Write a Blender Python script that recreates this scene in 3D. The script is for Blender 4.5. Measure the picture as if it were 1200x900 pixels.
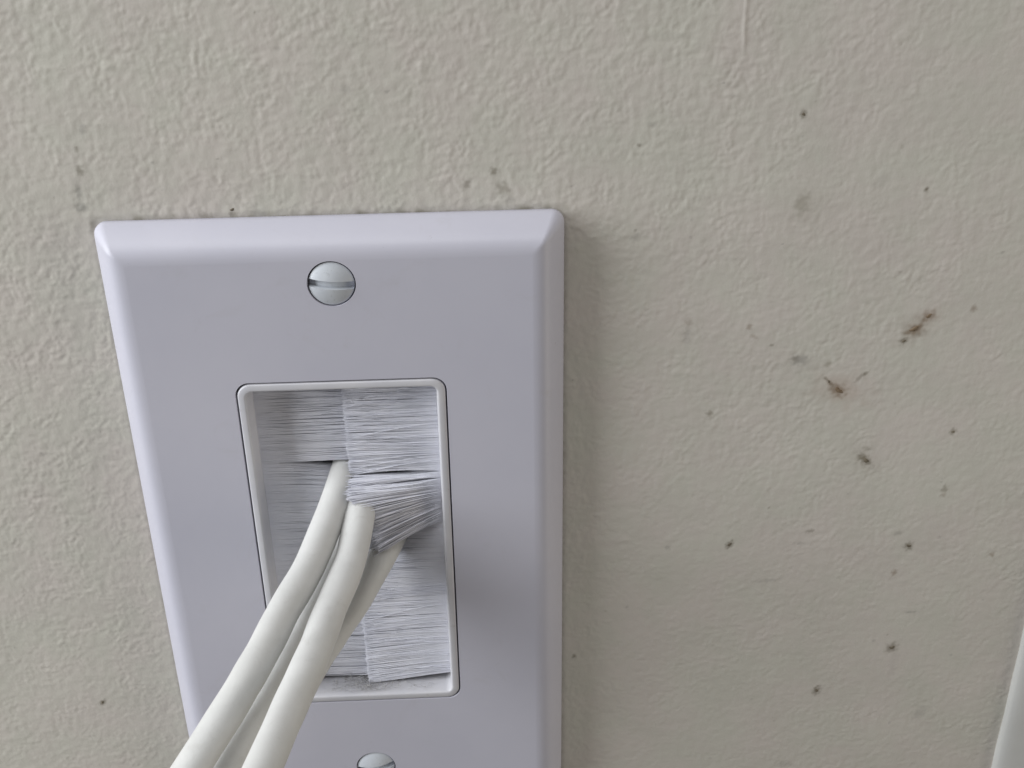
import bpy, bmesh, math, random
import numpy as np
from mathutils import Matrix, Vector

# ---------------------------------------------------------------- scene, camera, light
S = 0.001                      # all dimensions below are in millimetres
Z0 = 0.30                      # height of the plate's centre above the floor
sc = bpy.context.scene
for o in list(bpy.data.objects):
    bpy.data.objects.remove(o)
C = sc.collection

def V(x, y, z):                # wall coordinates (right, up, out of the wall) -> local metres
    return Vector((x * S, -z * S, y * S))

cam_d = bpy.data.cameras.new('camera')
cam = bpy.data.objects.new('camera', cam_d)
C.objects.link(cam)
cam_d.sensor_fit = 'HORIZONTAL'
cam_d.sensor_width = 36.0
cam_d.lens = 36.0 * 1366.5 / 1200.0
cam_d.clip_start = 0.005
cam_d.clip_end = 50.0
rv = Vector((-0.4753, -0.0364, -0.0245))
Rw = Matrix.Rotation(rv.length, 3, rv.normalized())
T = Matrix(((1, 0, 0), (0, 0, -1), (0, 1, 0)))
cam.matrix_world = Matrix.Translation(V(21.19, 113.92, 167.28) + Vector((0, 0, Z0))) @ (T @ Rw).to_4x4()
sc.camera = cam

sc.view_settings.view_transform = 'Standard'
sc.view_settings.look = 'None'
sc.view_settings.exposure = -0.03
sc.view_settings.gamma = 1.0
sc.view_settings.use_curve_mapping = False

world = bpy.data.worlds.new('World')
sc.world = world
world.use_nodes = True
bg = world.node_tree.nodes['Background']
bg.inputs['Color'].default_value = (1.0, 0.965, 0.92, 1)   # even room light
bg.inputs['Strength'].default_value = 0.15

def area(name, pos, target, size, energy, color):
    l = bpy.data.lights.new(name, 'AREA')
    l.shape = 'RECTANGLE'
    l.size, l.size_y = size
    l.energy = energy
    l.color = color
    o = bpy.data.objects.new(name, l)
    C.objects.link(o)
    p = Vector(pos); t = Vector(target)
    o.location = p
    o.rotation_euler = (t - p).to_track_quat('-Z', 'Y').to_euler()
    return o
# the window to the left that grazes the wall, the bright ceiling above, the room to the right
area('window_light', (-0.67, -0.225, Z0 + 0.28), (0.0, 0, Z0 + 0.02), (0.42, 0.64), 7.4, (0.95, 0.975, 1.0))
area('ceiling_light', (-0.22, -0.28, Z0 + 0.92), (0.0, 0, Z0 + 0.02), (1.0, 0.36), 4.1, (0.97, 0.98, 1.0))
area('room_light', (0.85, -0.28, Z0 - 0.10), (0.03, 0, Z0), (0.40, 0.80), 2.3, (1.0, 0.93, 0.82))

# ---------------------------------------------------------------- helpers
def put(name, me, mat, parent=None, loc=None):
    o = bpy.data.objects.new(name, me)
    C.objects.link(o)
    if mat is not None and len(me.materials) == 0:
        me.materials.append(mat)
    if parent is not None:
        o.parent = parent
    else:
        o.location = loc if loc is not None else (0, 0, Z0)
    return o

def tag(o, label=None, cat=None, group=None, kind=None):
    for k, v in (('label', label), ('category', cat), ('group', group), ('kind', kind)):
        if v: o[k] = v
    return o

def from_np(name, co, quads, smooth=True):
    """co in wall mm (n,3); quads (m,4) or (m,3)"""
    co = np.asarray(co, dtype=np.float64); quads = np.asarray(quads, dtype=np.int32)
    w = np.empty_like(co)
    w[:, 0] = co[:, 0] * S; w[:, 1] = -co[:, 2] * S; w[:, 2] = co[:, 1] * S
    me = bpy.data.meshes.new(name)
    k = quads.shape[1]
    me.vertices.add(len(w)); me.vertices.foreach_set('co', w.astype(np.float32).ravel())
    me.loops.add(quads.size); me.loops.foreach_set('vertex_index', quads.ravel())
    me.polygons.add(len(quads))
    me.polygons.foreach_set('loop_start', np.arange(0, quads.size, k, dtype=np.int32))
    me.update(calc_edges=True)
    me.validate()
    if smooth:
        me.polygons.foreach_set('use_smooth', np.ones(len(me.polygons), dtype=bool))
    return me

def bm_mesh(name, bm, smooth=False):
    me = bpy.data.meshes.new(name)
    bmesh.ops.recalc_face_normals(bm, faces=bm.faces)
    bm.to_mesh(me); bm.free()
    if smooth:
        for p in me.polygons: p.use_smooth = True
    return me

_grad = {}
def perlin(x, y, cell, seed):
    if seed not in _grad:
        ang = np.random.RandomState(seed).rand(256, 256) * 2 * np.pi
        _grad[seed] = (np.cos(ang), np.sin(ang))
    gx, gy = _grad[seed]
    X = x / cell + 1000.37; Y = y / cell + 1000.71
    xi = np.floor(X).astype(int); yi = np.floor(Y).astype(int)
    fx = X - xi; fy = Y - yi
    def dot(a, b):
        ii = (xi + a) & 255; jj = (yi + b) & 255
        return gx[ii, jj] * (fx - a) + gy[ii, jj] * (fy - b)
    u = fx ** 3 * (fx * (fx * 6 - 15) + 10); v = fy ** 3 * (fy * (fy * 6 - 15) + 10)
    n0 = dot(0, 0) * (1 - u) + dot(1, 0) * u
    n1 = dot(0, 1) * (1 - u) + dot(1, 1) * u
    return (n0 * (1 - v) + n1 * v) * 1.5

def sstep(a, b, x):
    t = np.clip((x - a) / (b - a), 0, 1)
    return t * t * (3 - 2 * t)

# ---------------------------------------------------------------- materials
def mat(name, col, rough=0.5, spec=0.5, metal=0.0):
    m = bpy.data.materials.new(name)
    m.use_nodes = True
    nt = m.node_tree
    b = nt.nodes['Principled BSDF']
    b.inputs['Base Color'].default_value = (*col, 1)
    b.inputs['Roughness'].default_value = rough
    b.inputs['Specular IOR Level'].default_value = spec
    b.inputs['Metallic'].default_value = metal
    return m, nt, b

def N(nt, kind, **kw):
    n = nt.nodes.new(kind)
    for k, v in kw.items():
        if k.startswith('_'): setattr(n, k[1:], v)
        else: n.inputs[k].default_value = v
    return n

def mottled(m, nt, b, col_a, col_b, scale, bump_scale=None, bump=0.0, dist=1e-5):
    tc = N(nt, 'ShaderNodeTexCoord')
    nz = N(nt, 'ShaderNodeTexNoise', Scale=scale, Detail=5.0, Roughness=0.6)
    nt.links.new(tc.outputs['Object'], nz.inputs['Vector'])
    mx = N(nt, 'ShaderNodeMix', _data_type='RGBA')
    mx.inputs[6].default_value = (*col_a, 1); mx.inputs[7].default_value = (*col_b, 1)
    rm = N(nt, 'ShaderNodeMapRange'); rm.inputs[1].default_value = 0.35; rm.inputs[2].default_value = 0.65
    nt.links.new(nz.outputs['Fac'], rm.inputs[0])
    nt.links.new(rm.outputs[0], mx.inputs[0])
    nt.links.new(mx.outputs[2], b.inputs['Base Color'])
    if bump_scale:
        nb = N(nt, 'ShaderNodeTexNoise', Scale=bump_scale, Detail=4.0, Roughness=0.6)
        nt.links.new(tc.outputs['Object'], nb.inputs['Vector'])
        bp = N(nt, 'ShaderNodeBump', Strength=bump, Distance=dist)
        nt.links.new(nb.outputs['Fac'], bp.inputs['Height'])
        nt.links.new(bp.outputs['Normal'], b.inputs['Normal'])
    return mx

# wall paint: cream, with the stains of the 'stain' attribute (rgb = colour, a = amount)
m_wall, nt, b = mat('wall_paint', (0.6, 0.58, 0.51), 0.55, 0.35)
mx = mottled(m_wall, nt, b, (0.550, 0.524, 0.472), (0.578, 0.551, 0.497), 90.0, 2600.0, 0.6, 4e-5)
at = N(nt, 'ShaderNodeAttribute', _attribute_name='stain')
# faint uneven ageing of the paint, pinkish and greenish
tcw = N(nt, 'ShaderNodeTexCoord')
nw = N(nt, 'ShaderNodeTexNoise', Scale=70.0, Detail=6.0, Roughness=0.65)
nt.links.new(tcw.outputs['Object'], nw.inputs['Vector'])
rw = N(nt, 'ShaderNodeMapRange'); rw.inputs[1].default_value = 0.38; rw.inputs[2].default_value = 0.62
nt.links.new(nw.outputs['Fac'], rw.inputs[0])
hue = N(nt, 'ShaderNodeMix', _data_type='RGBA')
hue.inputs[6].default_value = (0.982, 1.0, 0.98, 1); hue.inputs[7].default_value = (1.018, 0.992, 1.005, 1)
nt.links.new(rw.outputs[0], hue.inputs[0])
mu = N(nt, 'ShaderNodeMix', _data_type='RGBA', _blend_type='MULTIPLY')
mu.inputs[0].default_value = 1.0
nt.links.new(mx.outputs[2], mu.inputs[6]); nt.links.new(hue.outputs[2], mu.inputs[7])
mx = mu
ms = N(nt, 'ShaderNodeMix', _data_type='RGBA')
nt.links.new(at.outputs['Alpha'], ms.inputs[0])
nt.links.new(mx.outputs[2], ms.inputs[6]); nt.links.new(at.outputs['Color'], ms.inputs[7])
nt.links.new(ms.outputs[2], b.inputs['Base Color'])

m_plate, nt, b = mat('white_plastic', (0.5, 0.5, 0.56), 0.40, 0.45)
mottled(m_plate, nt, b, (0.515, 0.512, 0.585), (0.540, 0.535, 0.605), 45.0, 2200.0, 0.16, 1.5e-5)
m_frame, nt, b = mat('insert_plastic', (0.5, 0.5, 0.56), 0.35, 0.5)
mottled(m_frame, nt, b, (0.54, 0.54, 0.575), (0.59, 0.585, 0.61), 150.0, 2500.0, 0.12, 1e-5)
m_brist, nt, b = mat('nylon_bristle', (0.62, 0.63, 0.69), 0.5, 0.3)
mottled(m_brist, nt, b, (0.80, 0.81, 0.885), (0.87, 0.875, 0.94), 180.0)
m_cable, nt, b = mat('cable_jacket', (0.62, 0.62, 0.56), 0.5, 0.4)
mottled(m_cable, nt, b, (0.575, 0.575, 0.56), (0.635, 0.635, 0.62), 140.0, 1300.0, 0.4, 5e-5)
def scuffs(nt, b, scale, lo, hi, col, amount):
    """sparse worn or dirty patches laid over whatever feeds the base colour"""
    src = b.inputs['Base Color'].links[0].from_socket
    tc = N(nt, 'ShaderNodeTexCoord')
    nz = N(nt, 'ShaderNodeTexNoise', Scale=scale, Detail=8.0, Roughness=0.7, Distortion=0.6)
    nt.links.new(tc.outputs['Object'], nz.inputs['Vector'])
    rm = N(nt, 'ShaderNodeMapRange')
    rm.inputs[1].default_value = lo; rm.inputs[2].default_value = hi; rm.inputs[4].default_value = amount
    nt.links.new(nz.outputs['Fac'], rm.inputs[0])
    mx = N(nt, 'ShaderNodeMix', _data_type='RGBA')
    mx.inputs[7].default_value = (*col, 1)
    nt.links.new(rm.outputs[0], mx.inputs[0]); nt.links.new(src, mx.inputs[6])
    nt.links.new(mx.outputs[2], b.inputs['Base Color'])
scuffs(nt, b, 260.0, 0.56, 0.74, (0.36, 0.34, 0.31), 0.30)
scuffs(nt, b, 900.0, 0.66, 0.74, (0.25, 0.23, 0.20), 0.4)
m_screw, nt, b = mat('painted_screw', (0.52, 0.55, 0.60), 0.3, 0.5, 0.1)
mottled(m_screw, nt, b, (0.56, 0.59, 0.64), (0.63, 0.66, 0.70), 300.0, 2500.0, 0.1, 1e-5)
scuffs(nt, b, 1500.0, 0.60, 0.72, (0.25, 0.25, 0.25), 0.5)
b = m_plate.node_tree.nodes['Principled BSDF']
scuffs(m_plate.node_tree, b, 700.0, 0.695, 0.74, (0.24, 0.23, 0.22), 0.55)
scuffs(m_plate.node_tree, b, 120.0, 0.58, 0.80, (0.45, 0.435, 0.46), 0.4)
b = m_frame.node_tree.nodes['Principled BSDF']
scuffs(m_frame.node_tree, b, 800.0, 0.62, 0.74, (0.30, 0.29, 0.27), 0.5)
m_trim, nt, b = mat('trim_paint', (0.66, 0.66, 0.63), 0.4, 0.4)
mottled(m_trim, nt, b, (0.53, 0.53, 0.51), (0.58, 0.58, 0.56), 60.0, 900.0, 0.2, 4e-5)
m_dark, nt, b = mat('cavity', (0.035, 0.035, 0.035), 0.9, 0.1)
m_dust, nt, b = mat('dust_lint', (0.45, 0.44, 0.42), 0.95, 0.05)
mottled(m_dust, nt, b, (0.46, 0.45, 0.43), (0.80, 0.79, 0.78), 1200.0)
m_splat, nt, b = mat('dried_splatter', (0.14, 0.10, 0.06), 0.6, 0.3)
mottled(m_splat, nt, b, (0.17, 0.12, 0.075), (0.27, 0.205, 0.14), 900.0, 3000.0, 0.4, 3e-5)
m_splat2, nt, b = mat('dried_speck', (0.10, 0.09, 0.06), 0.6, 0.3)
mottled(m_splat2, nt, b, (0.12, 0.10, 0.07), (0.22, 0.19, 0.14), 900.0, 3000.0, 0.4, 3e-5)

# ---------------------------------------------------------------- wall
def ramp_axis(lo, flo, fhi, hi, step):
    mid = np.arange(flo, fhi + step * .5, step)
    def out(n, span):
        k = np.linspace(0, 1, n + 1)[1:]
        return span * k ** 2
    a = flo - out(40, flo - lo)[::-1]
    b_ = mid[-1] + out(40, hi - mid[-1])
    return np.concatenate([a, mid, b_])
gx = ramp_axis(-190, -78, 134, 260, 0.23)
gy = ramp_axis(-190, -66, 93, 210, 0.23)
GX, GY = np.meshgrid(gx, gy)

def wall_height(x, y):
    wx = x + 0.5 * perlin(x, y, 3.0, 11); wy = y + 0.5 * perlin(x, y, 3.0, 12)
    a = perlin(wx, wy, 1.6, 1); b_ = perlin(wx, wy, 0.85, 2); c = perlin(x, y, 0.5, 3)
    pat = np.clip(0.75 + 0.8 * perlin(x, y, 4.5, 6), 0.3, 1.25)
    h = 0.042 * a + (0.046 * b_ + 0.026 * c) * pat + 0.05 * np.clip(perlin(wx, wy, 1.3, 9) - 0.42, 0, 1)
    amp = 0.72 + 0.38 * sstep(75, 5, x - 0.35 * y) + 0.30 * perlin(x, y, 24, 5)
    h = h * np.clip(amp, 0.4, 1.1) * (1 - 0.3 * sstep(30, -40, y) * sstep(0, -30, x))
    h += 0.05 * perlin(x, y, 17.0, 4)
    # raised drip of paint high on the wall
    xc = 60.29 + (86.6 - y) * 0.018 + 0.12 * perlin(x, y, 2.0, 8)
    h += 0.10 * np.exp(-((x - xc) / 0.22) ** 2) * sstep(77.8, 81.5, y)
    return h
H = wall_height(GX, GY)
# flat where the plate and the trim sit
inpl = sstep(35.8, 34.2, np.abs(GX)) * sstep(58, 56.4, np.abs(GY))
H = H * (1 - inpl) - 0.25 * inpl
ny, nx = GX.shape
idx = np.arange(ny * nx).reshape(ny, nx)
q = np.stack([idx[:-1, :-1], idx[:-1, 1:], idx[1:, 1:], idx[1:, :-1]], -1)
cx = (GX[:-1, :-1] + GX[1:, 1:]) / 2; cy = (GY[:-1, :-1] + GY[1:, 1:]) / 2
keep = ~((np.abs(cx) < 14.2) & (np.abs(cy) < 30.2))
quads = q[keep]
co = np.stack([GX.ravel(), GY.ravel(), H.ravel()], 1)
used = np.zeros(len(co), bool); used[quads.ravel()] = True
remap = np.cumsum(used) - 1
me = from_np('wall', co[used], remap[quads])

MARKS = [
    (71.04, 56.87, 0.93, 1.46, -12, 'o', 0.45),
    (72.44, 55.89, 2.88, 2.45, -2, 'o', 0.12),
    (69.94, 70.38, 0.5, 0.5, -1, 'd', 0.7),
    (89.84, 58.48, 0.33, 0.34, -2, 'd', 0.9),
    (91.38, 35.22, 1.32, 0.95, 21, 'b', 0.85),
    (91.38, 35.22, 2.61, 1.91, 39, 'b', 0.25),
    (93.38, 37.54, 1.04, 0.79, 27, 'b', 0.7),
    (92.32, 36.39, 1.1, 0.24, 69, 'b', 0.5),
    (89.88, 33.16, 0.6, 0.48, 21, 'd', 0.8),
    (93.57, 37.24, 2.07, 1.59, 33, 'p', 0.15),
    (100.38, 38.49, 0.48, 0.53, -2, 'b', 0.6),
    (73.26, 30.38, 1.26, 0.77, -2, 'g', 0.6),
    (72.55, 30.56, 0.56, 0.62, -2, 'd', 0.4),
    (74.05, 29.43, 3.08, 1.56, -2, 'g', 0.12),
    (80.17, 24.68, 1.43, 0.86, -37, 'b', 0.85),
    (78.6, 26.16, 1.45, 0.25, -46, 'd', 0.8),
    (80.58, 24.83, 3.94, 2.41, -23, 'p', 0.3),
    (78.24, 24.28, 2.56, 2.24, -2, 'o', 0.12),
    (83.57, 26.92, 1.37, 0.26, 48, 'd', 0.45),
    (84.34, 27.51, 0.55, 0.24, 48, 'd', 0.6),
    (86.39, 11.08, 1.37, 0.66, -46, 'd', 0.75),
    (85.74, 11.61, 0.59, 0.51, -2, 'o', 0.8),
    (86.41, 13.26, 0.58, 0.34, -2, 'o', 0.4),
    (86.42, 10.91, 2.75, 1.6, -46, 'o', 0.12),
    (100.68, 16.02, 0.58, 0.59, -2, 'o', 0.7),
    (64.58, 36.57, 0.41, 0.45, -2, 'b', 0.55),
    (65.4, 34.9, 0.58, 0.29, -23, 'b', 0.4),
    (77.96, 29.44, 0.42, 0.39, -2, 'o', 0.5),
    (68.44, 33.14, 0.28, 0.23, -2, 'd', 0.5),
    (59.29, 21.0, 0.5, 0.48, -2, 'o', 0.6),
    (54.71, 35.11, 0.55, 1.5, -2, 'g', 0.3),
    (54.84, 37.64, 0.54, 0.59, -2, 'b', 0.3),
    (101.01, 4.68, 0.52, 0.62, -2, 'o', 0.6),
    (100.9, 3.47, 0.45, 0.36, -2, 'b', 0.4),
    (96.43, -7.06, 0.69, 0.74, -3, 'd', 0.75),
    (94.61, -12.72, 0.47, 0.57, -3, 'b', 0.6),
    (94.06, -4.23, 0.61, 0.46, -2, 'g', 0.4),
    (96.48, -29.93, 0.93, 0.94, 17, 'd', 0.7),
    (97.31, -33.64, 0.65, 2.5, -3, 'g', 0.15),
    (83.42, -39.58, 0.66, 0.96, -3, 'd', 0.8),
    (78.36, -3.02, 0.73, 0.37, 16, 'd', 0.55),
    (76.82, -5.66, 0.91, 0.28, -3, 'g', 0.4),
    (111.71, -9.58, 0.39, 0.47, -3, 'b', 0.6),
    (98.99, -21.72, 0.95, 0.26, -3, 'g', 0.5),
    (104.16, -46.2, 1.37, 0.87, 51, 'g', 0.3),
    (71.89, -13.38, 1.83, 0.31, 4, 'g', 0.3),
    (78.95, -58.1, 1.19, 0.69, -3, 'g', 0.35),
    (64.41, -5.3, 0.8, 0.52, 57, 'd', 0.8),
    (53.44, -5.54, 0.45, 0.45, -3, 'g', 0.4),
    (37.33, -29.02, 0.35, 0.44, -3, 'd', 0.7),
    (45.97, 66.46, 0.28, 0.28, -2, 'd', 0.7),
    (47.74, 69.45, 0.62, 0.38, -1, 'g', 0.3),
    (45.95, 52.17, 0.77, 0.56, 31, 'g', 0.35),
    (83.7, 67.25, 0.64, 1.81, -1, 'g', 0.12),
    (82.74, 60.01, 1.3, 1.07, -2, 'g', 0.12),
    (-35.44, 67.99, 0.27, 0.38, -2, 'd', 0.5),
    (-35.53, 64.84, 0.55, 0.64, -2, 'd', 0.6),
    (-36.36, 61.64, 0.37, 1.18, -2, 'g', 0.6),
    (-36.42, 59.3, 0.74, 0.53, -2, 'g', 0.7),
    (-34.08, 70.82, 0.48, 0.75, -1, 'g', 0.45),
    (-35.53, 64.84, 1.47, 7.09, -2, 'g', 0.07),
    (-14.38, 57.47, 0.57, 0.53, -2, 'd', 0.5),
    (-18.55, 57.46, 0.88, 0.53, -2, 'd', 0.45),
    (-10.33, 57.62, 1.26, 0.53, -2, 'g', 0.45),
    (-24.85, 57.38, 2.25, 0.4, -2, 'o', 0.2),
    (25.94, 60.41, 0.9, 0.78, -32, 'd', 0.5),
    (24.47, 63.06, 0.5, 0.52, -2, 'd', 0.7),
    (20.51, 61.22, 0.51, 0.52, -2, 'd', 0.5),
    (26.92, 58.4, 0.64, 0.53, -2, 'g', 0.3),
    (14.41, 57.7, 1.02, 0.4, -2, 'g', 0.25),
    (-49.84, -35.55, 0.48, 0.71, -43, 'd', 0.8),
    (3.66, 75.72, 0.6, 0.48, -1, 'g', 0.3),
    (-40.23, 85.98, 1.15, 0.69, -1, 'g', 0.15),
    (-5.25, 81.51, 0.47, 0.35, -1, 'g', 0.25),
    (-30.99, 61.88, 0.74, 0.52, -2, 'g', 0.2),
    (-39.65, 49.97, 0.38, 0.42, -2, 'g', 0.3),
    (96.47, -61.38, 0.86, 0.93, -3, 'd', 0.4),
    (99.33, 15.41, 0.07, 0.08, -2, 'd', 0.1),
    (-53.35, -5.5, 0.58, 0.27, -3, 'g', 0.3),
    (-43.18, -21.69, 0.3, 0.39, -3, 'd', 0.3),
]
SC = dict(d=(0.135, 0.112, 0.075), b=(0.19, 0.13, 0.08), o=(0.21, 0.185, 0.135), g=(0.24, 0.23, 0.21), p=(0.36, 0.25, 0.19))
stain = np.zeros((ny, nx, 4), np.float32)
stain[..., :3] = 0.3
rng = np.random.RandomState(7)
def add_stain(x, y, rx, ry, rot, kind, s, soft=0.55, seed=0):
    R = max(rx, ry) * 2.2 + 0.6
    i0, i1 = np.searchsorted(gx, [x - R, x + R]); j0, j1 = np.searchsorted(gy, [y - R, y + R])
    if i1 <= i0 or j1 <= j0: return
    X = GX[j0:j1, i0:i1] - x; Y = GY[j0:j1, i0:i1] - y
    a = math.radians(rot)
    U = (X * math.cos(a) + Y * math.sin(a)) / rx; W = (-X * math.sin(a) + Y * math.cos(a)) / ry
    r = np.sqrt(U * U + W * W) + 0.58 * perlin(X + x * 3.1, Y + y * 2.3, max(0.5, 0.7 * min(rx, ry)), seed + 40)
    m = sstep(1.0 + soft * .6, 1.0 - soft, r) * s
    sub = stain[j0:j1, i0:i1]
    col = np.array(SC[kind], np.float32)
    a0 = sub[..., 3]; a1 = a0 + m - a0 * m
    wgt = np.where(a1 > 1e-5, m / np.maximum(a1, 1e-5), 0)[..., None]
    sub[..., :3] = sub[..., :3] * (1 - wgt) + col * wgt
    sub[..., 3] = a1
for k, (x, y, rx, ry, rot, kind, s) in enumerate(MARKS):
    add_stain(x, y, rx * 1.2, ry * 1.2, rot, kind, s * 0.82, 0.75 if rx * ry < 3 else 0.95, k)
for k in range(150):              # fine dirt all over the wall
    r = 0.10 + 0.22 * rng.rand() ** 2
    add_stain(rng.uniform(-78, 130), rng.uniform(-64, 92), r * rng.uniform(1, 1.8), r, rng.uniform(0, 180), 'go'[k % 2], rng.uniform(.15, .5), .6, 100 + k)
# grime gathered along the plate's edge
edge = np.maximum(np.abs(GX) - 34.95, np.abs(GY) - 57.15)
gr = np.clip(0.75 - np.abs(edge) / 1.3, 0, 1) * np.clip(1.3 * perlin(GX, GY, 1.8, 21) + 0.15 + 0.4 * perlin(GX, GY, 9.0, 22), 0, 1) * np.where(GY > 56, 1.0, 0.45)
sel = stain[..., 3] < gr
stain[..., :3][sel] = (0.25, 0.23, 0.17)
stain[..., 3] = np.maximum(stain[..., 3], gr)
ca = me.color_attributes.new('stain', 'FLOAT_COLOR', 'POINT')
ca.data.foreach_set('color', stain.reshape(-1, 4)[used].ravel())
wall = tag(put('wall', me, m_wall), 'cream painted wall with orange-peel texture and brown specks', None, None, 'structure')

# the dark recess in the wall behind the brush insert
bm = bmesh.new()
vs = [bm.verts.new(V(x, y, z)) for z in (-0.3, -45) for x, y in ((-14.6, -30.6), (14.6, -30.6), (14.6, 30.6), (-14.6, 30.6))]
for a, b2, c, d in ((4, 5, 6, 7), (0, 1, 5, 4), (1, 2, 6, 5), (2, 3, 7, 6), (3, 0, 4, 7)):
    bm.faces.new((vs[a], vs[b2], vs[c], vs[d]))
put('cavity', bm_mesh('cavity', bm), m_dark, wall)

# raised crusts of the larger splatter marks
def splat(x, y, rx, ry, rot, hgt, mt, seed, label=None):
    r_ = random.Random(seed)
    n, rings = 18, (1.0, 0.8, 0.45)
    a = math.radians(rot); ph = [r_.uniform(0, 6.28) for _ in range(4)]
    z0 = float(wall_height(np.array([x]), np.array([y]))[0])
    pts = []
    for rr, hh in zip(rings, (-0.12, 0.6, 0.95)):
        for k in range(n):
            t = 2 * math.pi * k / n
            w = 1 + .22 * math.sin(2 * t + ph[0]) + .16 * math.sin(3 * t + ph[1]) + .10 * math.sin(5 * t + ph[2]) + .06 * math.sin(7 * t + ph[3])
            u, v = rr * w * rx * math.cos(t), rr * w * ry * math.sin(t)
            px, py = x + u * math.cos(a) - v * math.sin(a), y + u * math.sin(a) + v * math.cos(a)
            zz = float(wall_height(np.array([px]), np.array([py]))[0])
            pts.append((px, py, zz + hgt * (hh if rr < 1 else -0.5)))
    pts.append((x, y, z0 + hgt * 1.0))
    f = []
    for ring in range(2):
        for k in range(n):
            p, q_ = ring * n + k, ring * n + (k + 1) % n
            f.append((p, q_, q_ + n)); f.append((p, q_ + n, p + n))
    for k in range(n):
        f.append((2 * n + k, 2 * n + (k + 1) % n, 3 * n))
    o = put('splatter_mark', from_np('splatter_mark', pts, f), mt, wall)
    if label: o['label'] = label
CR = 0.72
for args in ((91.3, 35.3, 1.0, .62, 20, .09, m_splat, 1, 'brown crusty splatter mark, highest on the right'),
             (93.3, 37.5, .75, .42, 25, .07, m_splat, 2), (89.9, 33.2, .42, .32, 20, .06, m_splat2, 3),
             (80.3, 24.6, 1.0, .62, -37, .09, m_splat, 4, 'reddish brown splatter mark with a pinkish halo'),
             (78.5, 26.3, .42, .22, -46, .06, m_splat2, 5), (86.5, 11.0, 1.0, .42, -48, .07, m_splat2, 6),
             (96.4, -7.0, .5, .42, 0, .07, m_splat2, 7), (96.5, -29.9, .62, .55, 10, .07, m_splat2, 8),
             (83.4, -39.6, .42, .5, 0, .07, m_splat2, 9), (64.4, -5.3, .62, .3, 57, .07, m_splat2, 10),
             (69.9, 70.4, .34, .34, 0, .06, m_splat2, 11), (-49.8, -35.5, .3, .45, -40, .06, m_splat2, 12),
             (100.7, 16.0, .36, .34, 0, .05, m_splat2, 13), (-14.4, 58.3, .4, .35, 0, .06, m_splat2, 14)):
    splat(*args[:2], args[2] * CR, args[3] * CR, *args[4:])

# ---------------------------------------------------------------- trim board at the right
def rrect(hw, hh, r, n=8):
    """rounded rectangle loop, counter-clockwise"""
    pts = []
    for cx_, cy_, a0 in ((hw - r, hh - r, 0), (-hw + r, hh - r, 90), (-hw + r, -hh + r, 180), (hw - r, -hh + r, 270)):
        for k in range(n + 1):
            a = math.radians(a0 + 90 * k / n)
            pts.append((cx_ + r * math.cos(a), cy_ + r * math.sin(a)))
    return pts

prof = [(120.9, -0.6), (120.6, 0.3), (120.75, 0.8), (121.3, 1.3), (122.2, 1.6), (123.6, 1.8), (170, 2.0), (178, 1.8), (179, -0.6)]
yy = np.linspace(-185, 205, 120)
pts, f = [], []
for j, y in enumerate(yy):
    wob = 0.12 * float(perlin(np.array([0.0]), np.array([y]), 9.0, 31)[0])
    for (x, z) in prof: pts.append((x + wob, y, z))
k = len(prof)
for j in range(len(yy) - 1):
    for i in range(k - 1):
        a = j * k + i; f.append((a, a + 1, a + k + 1, a + k))
tag(put('trim_board', from_np('trim_board', pts, f), m_trim), 'pale upright trim board at the lower right edge', 'trim')

# ---------------------------------------------------------------- wall plate
plate = bpy.data.objects.new('brush_wall_plate', None)
C.objects.link(plate)
plate.location = (0, 0, Z0)
plate.empty_display_size = 0.02
tag(plate, 'white plastic wall plate with a brush opening and slotted screws', 'wall plate')

HW, HH, ZF = 34.95, 57.15, 6.0
OW, OH = 16.4, 32.4
SY = 48.4
def ring_faces(bm, A, B, smooth=True):
    n = len(A)
    for i in range(n):
        fc = bm.faces.new((A[i], A[(i + 1) % n], B[(i + 1) % n], B[i])); fc.smooth = smooth
bm = bmesh.new()
PROF = [(0.25, -0.1), (0.0, 0.15), (0.0, 0.9), (0.12, 1.35), (0.5, 2.15), (1.0, 3.0), (1.6, 3.9), (2.2, 4.7), (2.75, 5.25), (3.3, 5.62), (3.9, 5.85), (4.5, 5.96), (5.1, 6.0)]
loops = []
for s, z in PROF:
    r = max(1.9 - 0.42 * s, 0.45)
    loops.append([bm.verts.new(V(x, y, z)) for x, y in rrect(HW - s, HH - s, r, 8)])
for A, B in zip(loops, loops[1:]): ring_faces(bm, A, B)
inner = [bm.verts.new(V(x, y, ZF)) for x, y in rrect(OW, OH, 2.3, 10)]
RH = 3.62
holes = []
for sy in (SY, -SY):
    holes.append([bm.verts.new(V(RH * math.cos(2 * math.pi * i / 48), sy + RH * math.sin(2 * math.pi * i / 48), ZF)) for i in range(48)])
edges = []
for lp in [loops[-1], inner] + holes:
    n = len(lp)
    for i in range(n):
        e = bm.edges.get((lp[i], lp[(i + 1) % n])) or bm.edges.new((lp[i], lp[(i + 1) % n]))
        edges.append(e)
r = bmesh.ops.triangle_fill(bm, use_beauty=True, use_dissolve=False, edges=edges, normal=V(0, 0, 1))
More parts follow.
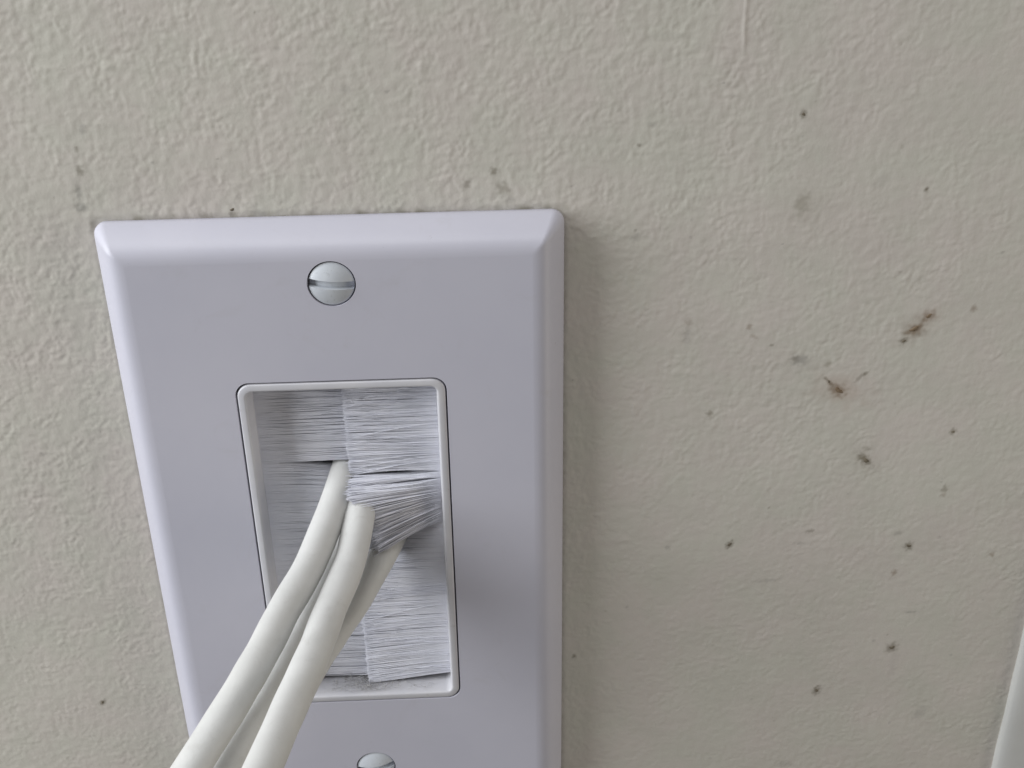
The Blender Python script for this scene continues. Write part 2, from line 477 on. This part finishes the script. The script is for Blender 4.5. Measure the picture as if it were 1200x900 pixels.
# walls of the opening (a small round-over, then down) and the countersinks
low = [bm.verts.new(V(x, y, ZF - 0.25)) for x, y in rrect(OW - 0.10, OH - 0.10, 2.2, 10)]
low2 = [bm.verts.new(V(x, y, 0.6)) for x, y in rrect(OW - 0.10, OH - 0.10, 2.2, 10)]
ring_faces(bm, inner, low); ring_faces(bm, low, low2, False)
for sy, lp in zip((SY, -SY), holes):
    c1 = [bm.verts.new(V((RH - .05) * math.cos(2 * math.pi * i / 48), sy + (RH - .05) * math.sin(2 * math.pi * i / 48), ZF - 1.8)) for i in range(48)]
    c2 = [bm.verts.new(V(2.0 * math.cos(2 * math.pi * i / 48), sy + 2.0 * math.sin(2 * math.pi * i / 48), ZF - 2.6)) for i in range(48)]
    ring_faces(bm, lp, c1, False); ring_faces(bm, c1, c2, False)
    bm.faces.new(c2)
me = bm_mesh('cover', bm)
cover = put('cover', me, m_plate, plate)

# slotted screws: an oval head with its slot, sitting in the countersink
def screw(sy, slot_deg, seed):
    R, hs, dome, depth = 3.40, 0.62, 0.95, 1.0
    pts, f = [], []
    a = math.radians(slot_deg)
    def top(u, v): return 0.02 + dome * (1 - (u * u + v * v) / (R * R))
    def add(u, v, z):
        pts.append((u * math.cos(a) - v * math.sin(a), sy + u * math.sin(a) + v * math.cos(a), ZF - 0.25 + z)); return len(pts) - 1
    n = 28
    for sgn in (1, -1):                                  # the two half domes either side of the slot
        rows = []
        half = math.sqrt(R * R - hs * hs)
        for i in range(n + 1):
            th = math.pi * i / n
            # chord x positions
            u = -half * math.cos(th)
            vmax = math.sqrt(max(R * R - u * u, hs * hs))
            row = []
            for j in range(9):
                v = hs + (vmax - hs) * (j / 8)
                row.append(add(u, sgn * v, top(u, v)))
            rows.append(row)
        for i in range(n):
            for j in range(8):
                q_ = (rows[i][j], rows[i + 1][j], rows[i + 1][j + 1], rows[i][j + 1])
                f.append(q_ if sgn > 0 else q_[::-1])
        # slot wall
        lowr = [add(-half * math.cos(math.pi * i / n), sgn * (hs - .04), top(-half * math.cos(math.pi * i / n), hs) - depth) for i in range(n + 1)]
        for i in range(n):
            q_ = (lowr[i], lowr[i + 1], rows[i + 1][0], rows[i][0])
            f.append(q_ if sgn > 0 else q_[::-1])
        # outer skirt under the rim
        sk = [add(pu, pv, -1.6) for pu, pv in [(-half * .9 * math.cos(math.pi * i / n), sgn * .9 * math.sqrt(max(R * R - half * half * math.cos(math.pi * i / n) ** 2, hs * hs))) for i in range(n + 1)]]
        for i in range(n):
            q_ = (rows[i][8], rows[i + 1][8], sk[i + 1], sk[i])
            f.append(q_ if sgn > 0 else q_[::-1])
        if sgn > 0: keep_low = lowr
        else:
            for i in range(n): f.append((lowr[i], lowr[i + 1], keep_low[i + 1], keep_low[i]))
    me = from_np('screw', pts, f, True)
    me.set_sharp_from_angle(angle=math.radians(35))
    o = put('screw', me, m_screw, plate)
    return o
screw(SY, -5, 1)
screw(-SY, 9, 2)

# brush insert: a rounded frame with a deep mouth
bm = bmesh.new()
FP = [(16.12, 32.12, 2.15, 0.8), (16.12, 32.12, 2.15, 5.75), (16.02, 32.02, 2.1, 6.02), (15.85, 31.85, 1.98, 6.10), (15.15, 31.15, 1.45, 6.12),
      (14.95, 30.95, 1.25, 6.10), (14.82, 30.82, 1.1, 5.85), (14.72, 30.72, 1.0, 5.3), (14.45, 30.5, 0.8, 1.0), (14.45, 30.5, 0.8, 0.2)]
loops = [[bm.verts.new(V(x, y, z)) for x, y in rrect(hw, hh, r, 8)] for hw, hh, r, z in FP]
for A, B in zip(loops, loops[1:]): ring_faces(bm, A, B)
frame = put('insert_frame', bm_mesh('insert_frame', bm), m_frame, plate)

# ---------------------------------------------------------------- bristles
rng = np.random.RandomState(3)
def n1(v, cell, seed):
    return perlin(np.asarray(v, float), np.zeros_like(np.asarray(v, float)) + 0.37, cell, seed)
SEG = 9
def strands(P, rad):
    """P (n, SEG, 3) centre lines -> mesh arrays of thin three-sided strands"""
    n = len(P)
    t = np.gradient(P, axis=1)
    t /= np.linalg.norm(t, axis=2, keepdims=True)
    up = np.zeros_like(t); up[..., 2] = 1
    s = np.cross(up, t); s /= np.linalg.norm(s, axis=2, keepdims=True) + 1e-9
    u = np.cross(t, s)
    ring = []
    taper = np.ones(SEG); taper[-1] = 0.55
    for k in range(3):
        a = 2 * math.pi * k / 3 + math.pi / 2
        ring.append(P + (rad[:, None] * taper[None])[..., None] * (math.cos(a) * s + math.sin(a) * u))
    co = np.stack(ring, 2).reshape(-1, 3)
    base = np.arange(n)[:, None, None] * SEG * 3 + np.arange(SEG - 1)[None, :, None] * 3
    q_ = []
    for k in range(3):
        a = base + k; b_ = base + (k + 1) % 3
        q_.append(np.concatenate([a, b_, b_ + 3, a + 3], 2))
    return co, np.concatenate(q_, 1).reshape(-1, 4)

def left_bristles():
    allP, allR = [], []
    T_ = np.linspace(0, 1, SEG)[None]
    for layer in range(5):
        v = np.arange(-29.4, 30.6, 0.075) + rng.uniform(-.03, .03, len(np.arange(-29.4, 30.6, 0.075)))
        n = len(v)
        x0 = -15.0; x1 = 1.6 + rng.normal(0, .35, n) + 0.5 * n1(v, 1.2, 61)
        X = x0 + (x1 - x0)[:, None] * T_
        cl = 0.12 * n1(v, 0.9, 50 + layer) + 0.22 * n1(v, 2.6, 56)
        z0 = 0.9 + 0.28 * layer
        tx = T_
        dy = np.zeros((n, SEG)); dz = np.zeros((n, SEG))
        below = v < 15.6
        g = np.where(below, np.exp(-(15.6 - v) / 9.0), 0) * np.where(v < -20, 0, 1)
        dy -= (4.0 * g)[:, None] * tx ** 1.9
        dz -= (3.2 * g)[:, None] * tx ** 1.5
        ab = np.where(~below, np.exp(-(v - 15.6) / 1.6), 0)
        dy += (0.35 * ab)[:, None] * tx ** 2
        # loose ones across the gap
        for gv, gw, ga in ((-20.9, .35, .5), (-27.6, .3, .4), (23.5, .4, .2), (2.0, .8, .4), (-6, .7, .4)):
            d = v - gv
            dy += (np.sign(d) * ga * np.exp(-(d / gw) ** 2 * .5))[:, None] * tx ** 1.5
        Y = v[:, None] + dy + (cl + rng.normal(0, .26, n))[:, None] * tx ** 1.3
        Zz = z0 + dz + (0.10 * n1(v, 1.4, 70 + layer) + rng.normal(0, .055, n))[:, None] * tx - 0.25 * tx
        Y = np.clip(Y, -29.9, 30.9)
        P = np.stack([X, Y, Zz], -1)
        allP.append(P); allR.append(rng.uniform(.075, .105, n))
    return strands(np.concatenate(allP), np.concatenate(allR))

def right_bristles():
    allP, allR = [], []
    T_ = np.linspace(0, 1, SEG)[None]
    for layer in range(9):
        vv = np.arange(-28.6, 30.6, 0.075) if layer < 6 else np.arange(3.6, 13.7, 0.05)
        v = vv + rng.uniform(-.03, .03, len(vv))
        n = len(v)
        x0 = 15.0; x1 = -0.25 + rng.normal(0, .13, n) + 0.22 * n1(v, 2.0, 81)
        tx = T_
        z0 = 2.0 + 0.26 * (layer % 6)
        dy = np.zeros((n, SEG)); dz = np.zeros((n, SEG))
        # the tuft that rides over the front cable
        w = sstep(3.2, 4.6, v) * sstep(14.0, 13.4, v)
        k = np.clip((13.6 - v) / 9.6, 0, 1)
        ytip = np.interp(v, [4.0, 6.0, 8.0, 9.4, 10.6, 12.4, 13.6], [-0.2, 2.8, 7.2, 10.4, 12.3, 12.7, 13.2])
        dy += (w * (ytip - v))[:, None] * tx ** 1.12
        dz += (w * np.interp(v, [4.0, 7.0, 9.4, 10.6, 12.0, 13.6], [3.6, 4.8, 6.0, 6.0, 4.6, 0.5]) * rng.uniform(.80, 1.06, n))[:, None] * tx ** 1.1
        x1 = x1 + w * (np.interp(v, [4.0, 7.5, 9.4, 10.6, 13.6], [3.9, 3.9, 2.9, 0.5, -0.1]) + 0.45 * rng.normal(0, 1, n))
        # those below it, pushed down and in by the cable behind
        w2 = sstep(4.4, 3.4, v) * sstep(-8.5, -1.0, v)
        dy -= (w2 * 4.2)[:, None] * tx ** 1.3
        dz -= (w2 * 3.0)[:, None] * sstep(0.0, 0.7, tx)
        # slits
        for gv, gw, ga in ((13.75, .38, .56), (12.5, .32, .44), (24.2, .3, .16), (18.6, .35, .08), (9.2, .35, .12), (6.9, .3, .1), (-15.4, .4, .2), (-18.2, .3, .14), (27.3, .4, .12)):
            d = v - gv
            dy += (np.sign(d) * ga * np.exp(-(d / gw) ** 2 * .5))[:, None] * np.sin(np.pi * np.clip(tx * .86 + .02, 0, 1))
        low = sstep(-10, -28.6, v)
        dy -= (low * 1.9)[:, None] * tx
        X = x0 + (x1 - x0)[:, None] * tx
        cl = 0.10 * n1(v, 0.8, 90 + layer) + 0.20 * n1(v, 2.4, 96)
        Y = v[:, None] + dy + (cl + rng.normal(0, 1, n) * np.where(w > .5, .34, .24))[:, None] * tx ** 1.3
        Zz = z0 + dz + (0.10 * n1(v, 1.2, 120 + layer) + rng.normal(0, .055, n))[:, None] * tx
        Y = np.clip(Y, -31, 30.9)
        allP.append(np.stack([X, Y, Zz], -1)); allR.append(rng.uniform(.075, .10, n))
    v = rng.uniform(-28, 30, 110); n = len(v)
    tip = v + rng.normal(0, 1.1, n) - 0.4
    X = 15.0 + (rng.normal(-0.1, .7, n) - 15.0)[:, None] * T_
    Y = np.clip(v[:, None] + (tip - v)[:, None] * T_ ** 1.6, -30.3, 30.6)
    Zz = 3.5 + rng.uniform(-.2, .45, n)[:, None] * T_ ** 1.5
    ok = (v > 14.5) | (v < -9)
    allP.append(np.stack([X, Y, Zz + 0 * X], -1)[ok]); allR.append(rng.uniform(.045, .065, n)[ok])
    return strands(np.concatenate(allP), np.concatenate(allR))
for fn, lab in ((left_bristles, 'left row of white bristles, parted round the cables'), (right_bristles, 'right row of white bristles, lapping over the left')):
    co, qd = fn()
    o = put('bristles', from_np('bristles', co, qd), m_brist, frame)
    o['kind'] = 'stuff'; o['label'] = lab

# lint on the lower ledge of the insert
rnd = random.Random(5)
pts, f = [], []
for k in range(1100):
    if k % 3: x, y = rnd.gauss(-1.0, 2.2), -29.9 - abs(rnd.gauss(0, .5))
    else: x, y = rnd.uniform(-8, 12), -30.2 - abs(rnd.gauss(0, .25))
    y = max(y, -30.45); z = rnd.uniform(1.2, 5.6)
    L = rnd.uniform(.10, .45) if k % 7 else rnd.uniform(.6, 1.4); a = rnd.uniform(0, 6.28); e = rnd.uniform(-.6, .6); w = rnd.uniform(.02, .05)
    d = (math.cos(a) * L, abs(math.sin(a)) * L * .4, e * L)
    i = len(pts)
    for t in (0, 1):
        p = (x + d[0] * t, y + d[1] * t, z + d[2] * t)
        pts += [(p[0] - w, p[1], p[2] - w), (p[0] + w, p[1], p[2] - w), (p[0], p[1] + 1.6 * w, p[2] + w)]
    f += [(i, i + 1, i + 4, i + 3), (i + 1, i + 2, i + 5, i + 4), (i + 2, i, i + 3, i + 5)]
o = put('dust', from_np('dust', pts, f), m_dust, frame)
o['kind'] = 'stuff'

# ---------------------------------------------------------------- cables
def catmull(P, per=10):
    P = [Vector(p) for p in P]
    P = [P[0] * 2 - P[1]] + P + [P[-1] * 2 - P[-2]]
    out = []
    for i in range(1, len(P) - 2):
        a, b_, c, d = P[i - 1:i + 3]
        for k in range(per):
            t = k / per
            out.append(0.5 * ((2 * b_) + (c - a) * t + (2 * a - 5 * b_ + 4 * c - d) * t * t + (3 * b_ - a - 3 * c + d) * t ** 3))
    out.append(P[-2])
    return out
def cable(P, rad, label, seed):
    c = catmull(P)
    n = 28
    pts, f = [], []
    up = Vector((0, 1, 0.2)).normalized()
    for i, p in enumerate(c):
        t = (c[min(i + 1, len(c) - 1)] - c[max(i - 1, 0)]).normalized()
        s = t.cross(up).normalized(); u = s.cross(t)
        up = u
        for k in range(n):
            a = 2 * math.pi * k / n
            w = rad * (1 + 0.012 * math.sin(i * .7 + seed) + 0.008 * math.sin(3 * a + i * .4))
            q_ = p + (s * math.cos(a) + u * math.sin(a)) * w
            pts.append(tuple(q_))
    for i in range(len(c) - 1):
        for k in range(n):
            a = i * n + k; b_ = i * n + (k + 1) % n
            f.append((a, b_, b_ + n, a + n))
    o = put('cable', from_np('cable', pts, f), m_cable)
    tag(o, label, 'cable', 'white cables coming out of the brush plate')
cable([(4, 14, -38), (1.5, 15.5, -18), (-0.4, 14.4, -4), (-2.22, 11.01, 5.14), (-5.77, 6.2, 17.08), (-9.06, 3.92, 26.02), (-11.67, 1.69, 33.27), (-14.61, -0.75, 39.5), (-19.42, -4.77, 48.16), (-26, -12, 57), (-33, -30, 66), (-37, -70, 70), (-38, -170, 68)],
      2.5, 'white cable, leftmost of the bundle, leaving the brush highest', 1)
cable([(5, 10, -38), (4.2, 13, -16), (3.2, 11.6, -4), (1.7, 9.7, 6.6), (0.15, 5.2, 15.5), (-2.35, 2.87, 25.09), (-4.03, 1.91, 33.98), (-6.02, 1.0, 42.14), (-8.2, 0.6, 53.6), (-13, -4, 68), (-19, -22, 80), (-23, -66, 84), (-24, -170, 80)],
      2.5, 'white cable, frontmost and rightmost at the bottom, with bristles over its top', 2)
cable([(2, 6, -38), (2, 6.5, -16), (1.2, 5.2, -4), (-0.6, 3.4, 3.5), (-2.99, 1.11, 10.22), (-6.18, -1.81, 18.94), (-8.76, -4.01, 26.74), (-11.57, -6.03, 33.88), (-15.88, -9.32, 43.87), (-21, -16, 53), (-27, -34, 61), (-30, -74, 64), (-31, -170, 62)],
      2.45, 'white cable lying behind and between the two front cables', 3)
cable([(8, 4, -38), (8.5, 4, -16), (8.0, 1.6, -5), (5.39, -0.67, 2.41), (0.46, -5.46, 10.91), (-3.61, -8.17, 17.8), (-6.32, -9.28, 23.91), (-9.16, -11.02, 33.15), (-11.22, -12.39, 41.11), (-16.2, -19.4, 50.1), (-20, -38, 58), (-23, -78, 60), (-24, -170, 58)],
      2.3, 'shaded white cable emerging lowest, mostly hidden behind the front cable', 4)

sc.render.resolution_x = 1024
sc.render.resolution_y = 768
